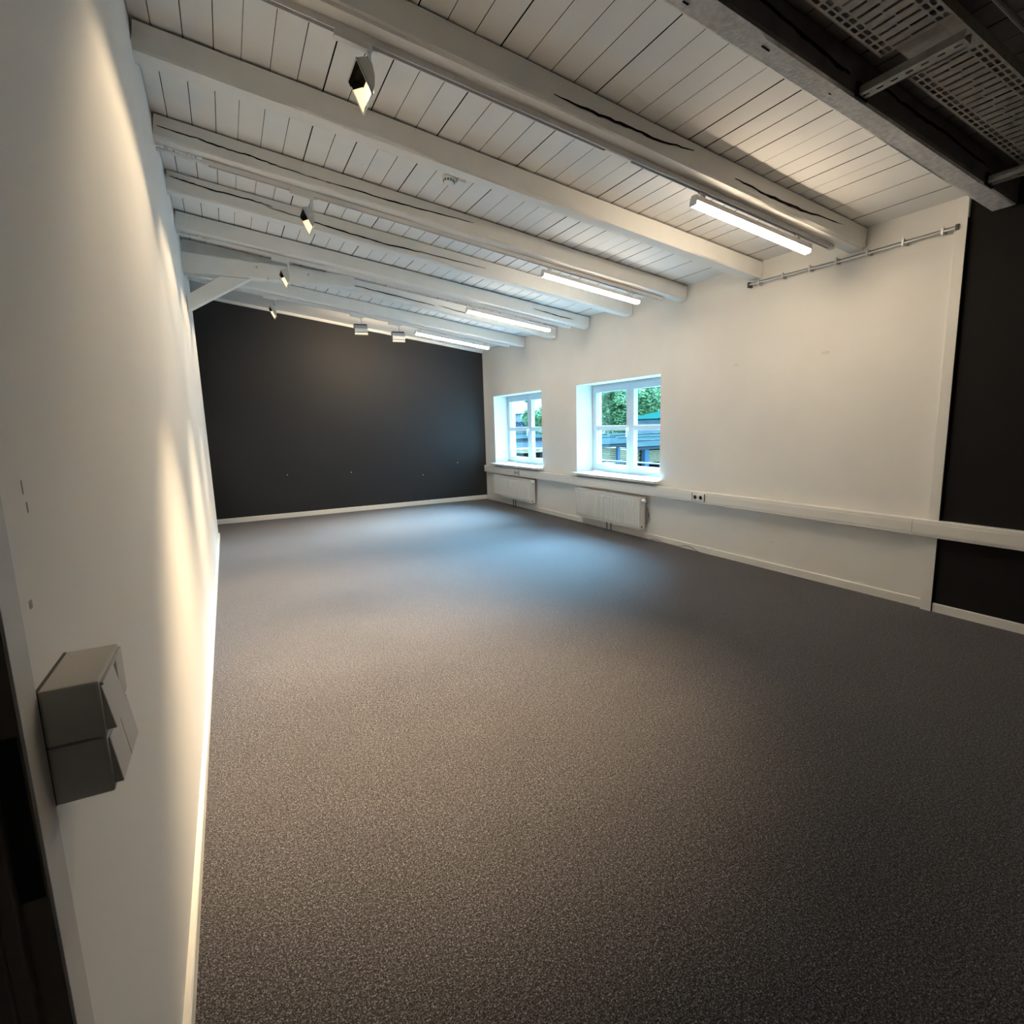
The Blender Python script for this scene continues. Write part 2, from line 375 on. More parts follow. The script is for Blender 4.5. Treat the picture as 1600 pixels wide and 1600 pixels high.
# ------------------------------------------------------------------ baseboards, post trim, cable duct
def base_profile(h, t): return [(0, 0), (t, 0), (t, h - .004), (t - .004, h), (0, h)]
bm = B(); prism(bm, base_profile(.063, .018), [lambda a, b: (XL + a, 0.83, b), lambda a, b: (XL + a, 8.93, b)]); struct('baseboard_left', bm, m_trim)
bm = B(); prism(bm, base_profile(.082, .015), [lambda a, b: (-1.1, YF - a, b), lambda a, b: (XR - .016, YF - a, b)]); struct('baseboard_far', bm, m_trim)
bm = B(); prism(bm, base_profile(.070, .016), [lambda a, b: (XR - a, 2.172, b), lambda a, b: (XR - a, YF, b)]); struct('baseboard_right', bm, m_trim)
bm = B(); prism(bm, base_profile(.066, .016), [lambda a, b: (4.875 - a, -2.45, b), lambda a, b: (4.875 - a, 2.098, b)]); struct('baseboard_side', bm, m_trim)
bm = B(); box(bm, 4.849, XR + .02, 2.1005, 2.171, 0, 2.945, .0015); tp = struct('trim_1', bm, m_trim)
bm = B(); box(bm, 4.8505, 4.875, 2.096, 2.1005, 0, 2.80); link('edge_strip', bm, m_sidewall, tp)
bm = B(); box(bm, XR - .012, XR, 2.171, 2.196, 0, 2.93, .001); link('cover_strip', bm, m_trim, tp)

# parapet duct along the window wall
dct = empty('cable_duct', (W - .065, 6, .572))
tag(dct, 'long white cable duct running below the windows along the right wall', 'duct')
def duct_run(y0, y1, name, zoff=0.0, dep=.075):
    bm = B(); prism(bm, [(0, .006), (.004, 0), (dep, 0), (dep, .128), (.004, .128), (0, .122), (0, .104), (-.0025, .100), (-.0025, .026), (0, .022)],
                    [lambda a, b: (a, y0 - 6, b + zoff), lambda a, b: (a, y1 - 6, b + zoff)])
    return link(name, bm, m_trim, dct)
duct_run(2.262, YF - .10, 'trunking')
duct_run(-2.4, 2.258, 'trunking', dep=.058)
bm = B(); box(bm, -.003, .075, YF - .10 - 6, YF - .085 - 6, -.001, .129, .002); link('end_cap', bm, m_trim, dct)
bm = B(); box(bm, -.0035, -.001, -2.4 - 6, 2.26 - 6, .016, .0185); link('groove', bm, m_casing, dct)

def socket(name, label, y0, y1):
    t = empty(name, (W - .0675, (y0 + y1) / 2, .637)); tag(t, label, 'socket', 'sockets on the cable duct')
    h = (y1 - y0) / 2
    bm = B(); box(bm, -.010, .0, -h, h, -.040, .040, .003); link('plate', bm, m_pvc, t)
    for s in (-1, 1):
        bm = B(); box(bm, -.0104, -.002, s * (h + .0035) - .0025, s * (h + .0035) + .0025, -.044, .044); link('seam', bm, m_cable, t)
    for s in (-1, 1):
        bm = B(); lathe(bm, [(.024, 0), (.024, .002), (.021, .002), (.019, -.006), (.002, -.006)], 20)
        o = link('outlet', bm, m_cable, t, (-.0115, s * h * .5, 0), (0, -math.pi / 2, 0))
        bm = B(); lathe(bm, [(.028, 0), (.028, .003), (.0235, .003), (.0235, 0)], 20); link('ring', bm, m_pvc, o)
    return t
socket('wall_socket', 'double socket on the cable duct, to the right of the nearer window', 4.325, 4.493)
s2 = socket('wall_socket', 'double socket on the cable duct under the farther window, above the far radiator', 8.64, 8.80)

# ------------------------------------------------------------------ windows
def window(idx, y0, y1, z0=.735, z1=2.04):
    xo = W + .30                                  # room side of the frame
    t = empty('window_%d' % idx, (xo, (y0 + y1) / 2, z0)); t['kind'] = 'structure'
    h = (y1 - y0) / 2; H = z1 - z0; fw = .052; zs = .030
    def ring(bm, ya, yb, za, zb, w, xa, xb):
        box(bm, xa, xb, ya, ya + w, za, zb, .003); box(bm, xa, xb, yb - w, yb, za, zb, .003)
        box(bm, xa, xb, ya + w - .002, yb - w + .002, zb - w, zb, .003); box(bm, xa, xb, ya + w - .002, yb - w + .002, za, za + w, .003)
    bm = B(); ring(bm, -h, h, zs, H, fw, .008, .075); link('frame', bm, m_upvc, t)
    for s in (-1, 1):
        ya, yb = (-h + fw - .012, -.002) if s < 0 else (.002, h - fw + .012)
        za, zb = zs + fw - .012, H - fw + .012; sw = .074
        bm = B(); ring(bm, ya, yb, za, zb, sw, -.010, .060); sash = link('sash', bm, m_upvc, t)
        zm = 1.405 - z0
        bm = B(); box(bm, -.004, .052, ya + sw - .004, yb - sw + .004, zm - .034, zm + .034, .003); link('glazing_bar', bm, m_upvc, sash)
        for (pa, pb) in ((za + sw, zm - .034), (zm + .034, zb - sw)):
            bm = B(); box(bm, .024, .030, ya + sw - .005, yb - sw + .005, pa - .005, pb + .005); link('pane', bm, m_glass, sash)
    # handle on the far sash, lever pointing down
    bm = B(); box(bm, -.022, -.009, .018, .046, .625, .690, .003); hd = link('handle', bm, m_pvc, t)
    bm = B(); box(bm, -.050, -.020, .026, .040, .655, .669, .003); box(bm, -.056, -.040, .024, .042, .545, .672, .004); link('lever', bm, m_pvc, hd)
    # sill board projecting into the room
    bm = B(); box(bm, -.30 - .095, .01, -h + .002, h - .002, -.004, .028, .004)
    for v in bm.verts:
        if v.co.x < -.292: v.co.y *= (h + .035) / h
    link('sill', bm, m_trim, t)
    return t
window(1, 7.945, 9.76)
window(2, 5.127, 6.92)

# ------------------------------------------------------------------ radiators
def radiator(y0, y1, zb, zt, label):
    t = empty('radiator', (W - .135, (y0 + y1) / 2, 0)); tag(t, label, 'radiator', 'white panel radiators under the windows')
    h = (y1 - y0) / 2
    bm = B(); box(bm, .010, .020, -h + .006, h - .006, zb, zt - .006, .004); fp = link('front_panel', bm, m_rad, t)
    bm = B(); nr = 42; p = (2 * h - .05) / nr
    for k in range(nr):
        ya = -h + .025 + k * p
        box(bm, -.001, .012, ya + p * .22, ya + p * .78, zb + .040, zt - .045, .004)
    o = link('rib', bm, m_rad, fp); o['kind'] = 'stuff'
    bm = B()
    for k in range(nr):
        ya = -h + .025 + k * p
        for (a, b) in ((zt - .040, zt - .026), (zb + .022, zb + .036)): box(bm, .0085, .011, ya + p * .3, ya + p * .7, a, b)
    o = link('slot', bm, m_casing, fp); o['kind'] = 'stuff'
    bm = B(); box(bm, .075, .095, -h + .006, h - .006, zb + .005, zt - .006, .004); link('back_panel', bm, m_rad, t)
    for s in (-1, 1):
        bm = B(); box(bm, .006, .100, s * h - .007, s * h + .001 if s > 0 else s * h + .007, zb - .002, zt, .003)
        sp = link('side_panel', bm, m_rad, t)
    bm = B(); nb = 60
    box(bm, .004, .012, -h, h, zt - .008, zt); box(bm, .092, .100, -h, h, zt - .008, zt)
    for k in range(nb):
        ya = -h + (2 * h) * (k + .5) / nb; box(bm, .012, .092, ya - .003, ya + .003, zt - .006, zt - .001)
    link('top_grille', bm, m_rad, t)
    bm = B(); lathe(bm, [(.010, -.005), (.012, .012), (.022, .016), (.024, .055), (.020, .068), (.006, .072)], 16)
    v = link('thermostat_head', bm, m_pvc, t, (.050, -h, zt - .038), (math.pi / 2, 0, 0))
    bm = B(); lathe(bm, [(.013, 0), (.013, .006), (.006, .008)], 12); link('blanking_plug', bm, m_cable, t, (.045, -h - .001, zb + .03), (math.pi / 2, 0, 0))
    ym = .02
    bm = B(); box(bm, -.022, .004, ym - .018, ym + .018, zt - .085, zt - .060, .004); box(bm, -.020, .002, ym - .012, ym + .010, zt - .185, zt - .080, .004); link('heat_meter', bm, m_pvc, t)
    for dy in (-.045, .045):
        bm = B(); tube(bm, [(.055, -.04 + dy, zb + .02), (.055, -.04 + dy, zb - .05), (.055, -.04 + dy, .001)], .008, 10); link('pipe', bm, m_cable, t)
    for s in (-.6, .6):
        bm = B(); box(bm, .094, .148, h * s - .02, h * s + .02, zb + .05, zt - .06, .002); link('bracket', bm, m_rad, t)
    return t
radiator(5.33, 6.778, .133, .540, 'white panel radiator with thermostat knob under the nearer window')
radiator(8.14, 9.592, .152, .548, 'white panel radiator in the far corner under the farther window')

# loose cables by the nearer radiator
bm = B(); tube(bm, [(W - .02, 5.315, .42), (W - .02, 5.27, .33), (W - .03, 5.25, .25), (W - .035, 5.27, .215), (W - .03, 5.31, .205)], .004, 8)
tube(bm, [(W - .012, 5.30, .40), (W - .015, 5.285, .30), (W - .02, 5.30, .23)], .004, 8)
tag(link('cable_loop', bm, m_cable), 'dark cable loop hanging at the right end of the nearer radiator', 'cable')
bm = B(); pts = []
for k in range(33):
    t = k / 32; y = 5.25 - t * .80
    pts.append((W - .004 - .004 * math.sin(t * 9), y, .006 + .030 * max(0, math.sin(t * 9.4 + .4)) * (0.4 + t * .9)))
tube(bm, pts, .003, 6)
tag(link('floor_cable', bm, m_cable), 'thin dark cable curling along the right baseboard beside the nearer radiator', 'cable')

# hanging rail on the window wall
rl = empty('picture_rail', (W - .03, 3.0, 2.745)); tag(rl, 'thin steel rail clipped high on the right wall next to the black wall', 'rail')
bm = B(); tube(bm, [(0, -.84, .008), (0, .0, 0), (0, .87, .018)], .009, 10); link('tube', bm, m_silver, rl)
bm = B(); tube(bm, [(.012, -.84, .022), (.012, .0, .014), (.012, .87, .032)], .004, 8); link('wire', bm, m_cable, rl)
bm = B(); tube(bm, [(.012, -.845, .008), (.012, -.90, .017)], .0022, 6); link('wire', bm, m_cable, rl)
for y in (3.759, 3.507, 3.246, 3.009, 2.762, 2.502, 2.245):
    bm = B(); box(bm, -.012, .045, y - 3 - .008, y - 3 + .008, -.014, .030, .002); box(bm, -.006, .006, y - 3 - .004, y - 3 + .004, .028, .040); link('clip', bm, m_silver, rl)
for y in (-.845, .872):
    bm = B(); box(bm, -.014, .040, y - .010, y + .010, -.010, .040 if y > 0 else .028, .002); link('end_cap', bm, m_cable, rl)

# ------------------------------------------------------------------ light tracks, strip lamps, spotlights
TRK = [(2.80, 'nearest light track, under the joist with the bold crack'), (4.72, 'second light track from the camera, under the third white joist'),
       (6.56, 'third light track from the camera, under the joist before the tie beam'), (8.43, 'farthest light track, under the last joist before the black wall')]
DROP = 0.156
def track(y, label, first):
    u0, u1 = (0.30 / CA, 4.63 / CA)
    t = empty('light_track', (0, y + .112, HL), (0, A, 0)); tag(t, label, 'track', 'white light tracks under the joists')
    z1, z0, hw = -DROP - .004, -DROP - .038, .018
    bm = B(); prism(bm, [(-hw, z1), (hw, z1), (hw, z0), (hw - .006, z0), (hw - .006, z1 - .006), (-hw + .006, z1 - .006), (-hw + .006, z0), (-hw, z0)],
                    [lambda a, b: (u0, a, b), lambda a, b: (u1, a, b)])
    rail = link('rail', bm, m_alu, t)
    bm = B(); box(bm, u0 + .01, u1 - .01, -hw + .0065, hw - .0065, z1 - .012, z1 - .007); link('conductor', bm, m_cable, rail)
    for uu in (u0, u1): bm = B(); box(bm, uu - .012, uu + .03, -hw - .002, hw + .002, z0 - .002, z1, .002); link('end_cap', bm, m_alu, t)
    bm = B(); box(bm, u0 + .6, u0 + .604, -hw - .001, hw + .001, z0 - .001, z1)
    link('slot_cover', bm, m_alu, t)
    if first:
        bm = B(); box(bm, 2.44 / CA, 2.64 / CA, -hw + .006, hw - .006, z0 - .003, z0 + .004, .001); link('slot_cover', bm, m_pvc, t)
    else:
        for dy in (-.010, .012):
            bm = B(); tube(bm, [(.0, dy, z0 + .014), (u0 - .010, dy, z0 + .014)], .008, 10); link('conduit', bm, m_alu, t)
        for uu in (.055, .20):
            bm = B(); box(bm, uu, uu + .022, -.024, .026, z0 + .002, -DROP + .004, .002); link('clip', bm, m_alu, t)
    return t
for i, (y, l) in enumerate(TRK): track(y, l, i == 0)

def strip_lamp(x0, x1, y, label, lm=None):
    lm = lm or m_led_soft
    t = empty('strip_lamp', (0, y + .118, HL), (0, A, 0)); tag(t, label, 'lamp', 'lit strip lamps hanging from the light tracks')
    u0, u1 = x0 / CA, x1 / CA; zt = -DROP - .072; zb = zt - .066
    bm = B(); prism(bm, [(-.020, zt), (.020, zt), (.033, zt - .024), (.033, zt - .040), (-.033, zt - .040), (-.033, zt - .024)], [lambda a, b: (u0, a, b), lambda a, b: (u1, a, b)]); link('housing', bm, m_alu, t)
    bm = B(); prism(bm, [(-.030, zt - .041), (.030, zt - .041), (.029, zb + .008), (.022, zb), (-.022, zb), (-.029, zb + .008)], [lambda a, b: (u0 + .006, a, b), lambda a, b: (u1 - .006, a, b)]); link('diffuser', bm, lm, t)
    for uu, s in ((u0, -1), (u1, 1)):
        bm = B(); prism(bm, [(-.022, zt + .001), (.022, zt + .001), (.032, zt - .026), (.031, zb + .007), (.023, zb - .001), (-.023, zb - .001), (-.031, zb + .007), (-.032, zt - .026)],
                        [lambda a, b, uu=uu, s=s: (uu - .004, a, b), lambda a, b, uu=uu, s=s: (uu + .004, a, b)]); link('end_cap', bm, m_alu, t)
    for uu in (u0 + .07, u1 - .14):
        bm = B(); box(bm, uu - .03, uu + .03, -.014, .014, -DROP - .046, -DROP - .039, .002)
        box(bm, uu - .010, uu + .010, -.010, .010, zt - .002, -DROP - .042, .003); box(bm, uu + .016, uu + .026, -.009, .009, zt + .008, -DROP - .042, .002); link('adapter', bm, m_alu, t)
    return t
strip_lamp(3.185, 4.385, 2.80, 'largest lit strip lamp at upper right, on the nearest light track', m_led)
strip_lamp(3.15, 4.34, 4.72, 'lit strip lamp on the second track, left of and behind the largest one')
strip_lamp(3.12, 4.34, 6.56, 'lit strip lamp on the third track, above the far window')
strip_lamp(3.04, 4.29, 8.43, 'farthest lit strip lamp, in front of the top of the black wall')

def spot(x, y, label, facing_wall=False, core=1.0, cat_group='wall-washing spotlights on the light tracks'):
    t = empty('spotlight', (x, y, zc(x) - .194)); tag(t, label, 'spotlight', cat_group)
    # gear box clipped into the track, along the slope
    bm = B(); box(bm, -.148, .028, -.019, .019, -.030, .004, .002)
    link('gear_box', bm, m_alu, t, rot=(0, A, 0))
    bm = B(); lathe(bm, [(.010, -.115), (.010, -.045), (.013, -.040), (.013, -.004)], 14, (.012, 0, 0)); link('stem', bm, m_alu, t)
    bm = B(); box(bm, .030, .056, -.010, .010, -.026, .002, .004); link('latch', bm, m_alu, t)
    hp = [(-.075, -.128), (-.045, -.117), (-.020, -.116), (-.002, -.135), (.007, -.180), (.004, -.225), (-.009, -.266)]
    rot = (0, 0, -math.pi / 2 if facing_wall else 0)
    w = .098
    bm = B()
    # outer shell: back profile, closed at both ends, open towards the face
    rings = []
    for s in (-w, w): rings.append([bm.verts.new((a, s, b)) for a, b in hp])
    for k in range(len(hp) - 1): bm.faces.new((rings[0][k], rings[0][k + 1], rings[1][k + 1], rings[1][k]))
    bm.faces.new(rings[0]); bm.faces.new(list(reversed(rings[1])))
    shell = link('housing', bm, m_lampbody if not facing_wall else m_silver, t, rot=rot)
    md = shell.modifiers.new('thick', 'SOLIDIFY'); md.thickness = .003; md.offset = -1; md.material_offset = 1; md.material_offset_rim = 0; shell.data.materials.append(m_baffle)
    d = Vector((.066, -.138)).normalized(); nrm = Vector((-.138, -.066)).normalized()   # along face (down), out of face
    a0 = Vector((-.075, -.128)); Lf = .153
    def fp(s, y_, dep): p = a0 + d * s - nrm * dep; return (p.x, y_, p.y)
    bm = B()                                              # baffle: visor, inner walls and dark upper plate
    def quad(*c): bm.faces.new([bm.verts.new(p) for p in c])
    quad(fp(.004, -w + .004, 0), fp(.004, w - .004, 0), fp(.030, w - .004, 0), fp(.030, -w + .004, 0))
    quad(fp(.004, -w + .004, 0), fp(.004, w - .004, 0), fp(.006, w - .004, .056), fp(.006, -w + .004, .056))
    quad(fp(.006, -w + .004, .056), fp(.006, w - .004, .056), fp(.046, w - .004, .061), fp(.046, -w + .004, .061))
    for s in (-1, 1): quad(fp(.004, s * (w - .004), 0), fp(.042, s * (w - .004), 0), fp(.042, s * (w - .004), .0605), fp(.006, s * (w - .004), .056))
    link('baffle', bm, m_baffle, t, rot=rot)
    bm = B(); quad(fp(.050, -w + .005, .056), fp(.050, w - .005, .056), fp(.150, w - .005, .011), fp(.150, -w + .005, .011))
    for s in (-1, 1): quad(fp(.042, s * (w - .004), 0), fp(.150, s * (w - .004), 0), fp(.150, s * (w - .004), .011), fp(.082, s * (w - .004), .042), fp(.050, s * (w - .004), .056), fp(.042, s * (w - .004), .0605))
    link('reflector', bm, m_lens, t, rot=rot)
    bm = B()
    for (sa, sb, ya, yb) in ((-.002, .005, -w, w), (.149, .156, -w, w), (0, .154, -w, -w + .005), (0, .154, w - .005, w)):
        c = [fp(sa, ya, -.002), fp(sa, yb, -.002), fp(sb, yb, -.002), fp(sb, ya, -.002)]; e = [fp(sa, ya, .004), fp(sa, yb, .004), fp(sb, yb, .004), fp(sb, ya, .004)]
        v = [bm.verts.new(p) for p in c + e]
        for q in ((0, 1, 2, 3), (7, 6, 5, 4), (0, 4, 5, 1), (1, 5, 6, 2), (2, 6, 7, 3), (3, 7, 4, 0)): bm.faces.new([v[i] for i in q])
    link('frame', bm, m_lampbody, t, rot=rot)
    # the lamp itself: a crisp wall wash and the strong downward core of the same LED
    p_in, p_out = a0 + d * .036 - nrm * .0525, a0 + d * .13 + nrm * .02
    wash = (p_out, SPOT_WASH * .8, 14, 124, .5) if facing_wall else (p_in, SPOT_WASH, 55, 98, .4)
    for p, pw, ang, size, blend in (wash, (p_out, SPOT_CORE * core, 91, 72, 1.0)):
        ld = bpy.data.lights.new('lamp', 'SPOT'); ld.energy = pw; ld.color = WARM_SPOT; ld.spot_size = math.radians(size); ld.spot_blend = blend; ld.shadow_soft_size = .006 if p is p_in else .015
        lo = bpy.data.objects.new('lamp', ld); COL.objects.link(lo); lo.parent = t
        an = math.radians(ang)
        if facing_wall:
            lo.location = (0, -p.x, p.y); dirv = Vector((0, math.cos(an), -math.sin(an)))
        else:
            lo.location = (p.x, 0, p.y); dirv = Vector((-math.cos(an), 0, -math.sin(an)))
        lo.rotation_euler = dirv.to_track_quat('-Z', 'Y').to_euler()
    return t
spot(1.00, 2.912, 'largest spotlight, on the nearest track at upper left')
spot(.99, 4.832, 'second spotlight from the camera, aimed at the left wall', core=.85)
spot(.985, 6.672, 'spotlight hanging in front of the level tie beam', core=.45)
spot(1.0, 8.542, 'farthest spotlight aimed at the left wall, in front of the black wall top', core=.3)
spot(2.165, 8.542, 'silver-backed spotlight aimed at the black wall, left of a pair', True, .35)
spot(2.73, 8.542, 'silver-backed spotlight aimed at the black wall, right of a pair beside the strip lamp', True, .35)

# smoke detector
t = empty('smoke_detector', (1.93, 4.22, zc(1.93)), (0, A, 0)); tag(t, 'small white smoke detector between two joists near the ceiling centre', 'detector')
bm = B(); lathe(bm, [(.052, 0), (.052, -.016), (.046, -.020), (.046, -.022)], 24, (0, -.0, 0)); link('base', bm, m_pvc, t)
bm = B(); lathe(bm, [(.040, -.022), (.042, -.034), (.036, -.046), (.018, -.052)], 24); link('sensor_head', bm, m_pvc, t)
bm = B()
for k in range(12):
    a = k * math.pi / 6; lathe(bm, [(.006, -.026), (.006, -.040)], 6, (.040 * math.cos(a), .040 * math.sin(a), 0))
link('vent', bm, m_cable, t)
bm = B(); box(bm, .055, .115, -.06, .02, -.035, 0, .004); link('junction_box', bm, m_pvc, t)

# ------------------------------------------------------------------ cable tray and brackets at upper right
def hole_cell(bm, u0, u1, y0, y1, hu0, hu1, hy0, hy1, ch):
    o = [(u0, y0), ((hu0 + hu1) / 2, y0), (u1, y0), (u1, (hy0 + hy1) / 2), (u1, y1), ((hu0 + hu1) / 2, y1), (u0, y1), (u0, (hy0 + hy1) / 2)]
    ov = [bm.verts.new((a, b, 0)) for a, b in o]
    i_ = [(hu0 + ch, hy0), (hu1 - ch, hy0), (hu1, hy0 + ch), (hu1, hy1 - ch), (hu1 - ch, hy1), (hu0 + ch, hy1), (hu0, hy1 - ch), (hu0, hy0 + ch)]
    iv = [bm.verts.new((a, b, 0)) for a, b in i_]
    # outer order: 0 c00,1 mid bottom,2 c10,3 mid right,4 c11,5 mid top,6 c01,7 mid left
    F = [(ov[0], ov[1], iv[1], iv[0]), (ov[1], ov[2], iv[2], iv[1]), (ov[2], ov[3], iv[3], iv[2]), (ov[3], ov[4], iv[4], iv[3]),
         (ov[4], ov[5], iv[5], iv[4]), (ov[5], ov[6], iv[6], iv[5]), (ov[6], ov[7], iv[7], iv[6]), (ov[7], ov[0], iv[0], iv[7])]
    for fc in F: bm.faces.new(fc)

TY0, TY1, TD = 1.402, 1.697, .098
tr = empty('cable_tray', (0, 0, HL), (0, A, 0)); tag(tr, 'perforated steel cable tray hung under the black ceiling at upper right', 'cable tray')
def tray_piece(u0, u1):
    bm = B(); p = .0535; n = int((u1 - u0) / p); p = (u1 - u0) / n
    for k in range(n):
        a, b = u0 + k * p, u0 + (k + 1) * p
        for (ya, yb) in ((TY0 + .008, TY0 + .033), (TY0 + .033, TY0 + .060), (TY1 - .060, TY1 - .033), (TY1 - .033, TY1 - .008)):
            sh = .5 if ya in (TY0 + .033, TY1 - .060) else .0
            hole_cell(bm, a, b, ya, yb, a + p * .12, b - p * .14, ya + .0045, yb - .0035, .005)
        # central field: a long slot split in two, plus a small hole
        ym = (TY0 + TY1) / 2 + (.01 if k % 2 else -.012)
        hole_cell(bm, a, b, TY0 + .060, ym, a + p * .30, b - p * .42, TY0 + .064, ym - .004, .003)
        hole_cell(bm, a, b, ym, TY1 - .060, a + p * .38, b - p * .34, ym + .003, TY1 - .064, .003)
    for (ya, yb) in ((TY0, TY0 + .008), (TY1 - .008, TY1)):
        bm.faces.new([bm.verts.new(q) for q in ((u0, ya, 0), (u1, ya, 0), (u1, yb, 0), (u0, yb, 0))])
    o = link('perforated_plate', bm, m_tray, tr, (0, 0, -TD))
    bm = B(); box(bm, u0, u1, TY0 - .002, TY0, -TD - .002, -TD + .050); box(bm, u0, u1, TY1, TY1 + .002, -TD - .002, -TD + .050)
    link('side_rail', bm, m_tray, tr)
SEG = [(1.5, 3.08 / CA), (3.31 / CA, 4.86 / CA)]
for a, b in SEG: tray_piece(a, b)
bm = B(); box(bm, 3.06 / CA, 3.33 / CA, TY0 - .002, TY1 - .06, -TD + .004, -TD + .006); link('joint_plate', bm, m_steel, tr)
bm = B(); box(bm, 3.06 / CA, 3.33 / CA, TY0 - .001, TY0 + .001, -TD, -TD + .048)
box(bm, 3.06 / CA, 3.33 / CA, TY0, TY0 + .055, -TD - .001, -TD + .001)
link('side_rail', bm, m_tray, tr)

def bracket(xc, y0, y1, label):
    t = empty('tray_bracket', (xc / CA * CA, 0, zc(xc) - .150), (0, A, 0)); tag(t, label, 'bracket', 'slotted steel brackets under the cable tray')
    bm = B(); hw = .026; n = 7; L = y1 - y0; p = L / n
    for k in range(n):
        a, b = y0 + k * p, y0 + (k + 1) * p
        # slotted bottom web
        hole_cell(bm, -hw, hw, a, b, -.006, .006, a + p * .25, b - p * .25, .003)
    link('web', bm, m_steel, t, (0, 0, -.028))
    bm = B()
    for s in (-1, 1):
        box(bm, s * hw - .0015, s * hw + .0015, y0, y1, -.028, .010); box(bm, min(s * hw, s * (hw - .010)), max(s * hw, s * (hw - .010)), y0, y1, .008, .010)
    link('flange', bm, m_steel, t)
    bm = B(); box(bm, -.045, .045, y1 - .012, y1 - .001, -.040, .030, .002); link('end_plate', bm, m_dark, t)
    for dy in (.21, .27):
        bm = B(); lathe(bm, [(.007, 0), (.007, -.008), (.003, -.010)], 6, (hw + .008, y1 - dy, .010)); link('bolt', bm, m_silver, t)
    return t
bracket(3.14, 1.385, 1.828, 'slotted steel bracket crossing under the middle of the cable tray')
bracket(4.44, 1.385, 1.828, 'slotted steel bracket under the cable tray end beside the black wall')
bm = B(); tube(bm, [(1.5, 1.29, -.085), (4.8, 1.29, -.085)], .012, 10)
o = link('black_conduit', bm, m_blackwood, None, (0, 0, HL), (0, A, 0)); tag(o, 'thin dark conduit on the black ceiling right of the cable tray', 'conduit')
bm = joist_mesh(.13, .17, 78, 0, LU - .035, 20); o = link('black_beam', bm, [m_blackwood, m_dark], None, (0, .93, HL), (0, A, 0)); tag(o, 'black-painted beam in the top right corner beyond the cable tray', 'beam')

# ------------------------------------------------------------------ door frame and switch, lower left
bm = B()
box(bm, -.041, XL, .757, .7618, 0, 2.15); box(bm, -.060, -.0445, .745, .7618, 0, 2.15, .002); box(bm, -.36, -.060, .735, .7618, 0, 2.15)
box(bm, -.0446, -.0408, .7605, .7618, 0, 2.15)
dr = struct('door_1', bm, m_doorframe)
bm = B(); box(bm, XL, XL + .004, .7585, .817, 0, 2.15, .001); link('casing', bm, m_casing, dr)
bm = B(); box(bm, -.042, XL - .0005, .7535, .7575, .972, 1.173, .001); link('strike_plate', bm, m_plate, dr)

sw = empty('light_switch', (XL, .8215, 1.042)); tag(sw, 'surface-mounted double light switch block on the left wall beside the door frame', 'switch')
hd = .064
bm = B(); box(bm, .0, .003, 0, .141, 0, .153); link('back_plate', bm, m_cable, sw)
bm = B(); box(bm, .003, hd, 0, .142, 0, .0758, .003); link('lower_case', bm, m_switch, sw)
bm = B(); box(bm, .003, hd, 0, .142, .0782, .153, .003); link('upper_case', bm, m_switch, sw)
def rocker(y0, y1, z0, z1, t0, t1):
    bm = B(); vs = [(hd - .002, y0, z0), (hd + t0, y0, z0), (hd + t1, y0, z1), (hd - .002, y0, z1)]
    a = [bm.verts.new(v) for v in vs]; b = [bm.verts.new((v[0], y1, v[2])) for v in vs]
    bm.faces.new(a); bm.faces.new(list(reversed(b)))
    for k in range(4): bm.faces.new((a[k], b[k], b[(k + 1) % 4], a[(k + 1) % 4]))
    bmesh.ops.bevel(bm, geom=bm.edges[:], offset=.0008, segments=1, affect='EDGES')
    return bm
bm = B(); box(bm, hd - .001, hd + .004, .092, .138, .082, .149, .001); box(bm, hd - .001, hd + .004, .004, .092, .145, .149); link('front_cover', bm, m_switch, sw)
link('rocker', rocker(.006, .086, .083, .144, .011, .001), m_switch, sw)
link('rocker', rocker(.005, .072, .008, .073, .010, .002), m_switch, sw)
link('rocker', rocker(.0735, .138, .008, .073, .010, .002), m_switch, sw)

# ------------------------------------------------------------------ outside, seen through the windows
G = -4.0
bm = B(); box(bm, XR + 3, 140, -20, 160, G - .3, G); struct('ground_outside', bm, m_yard)

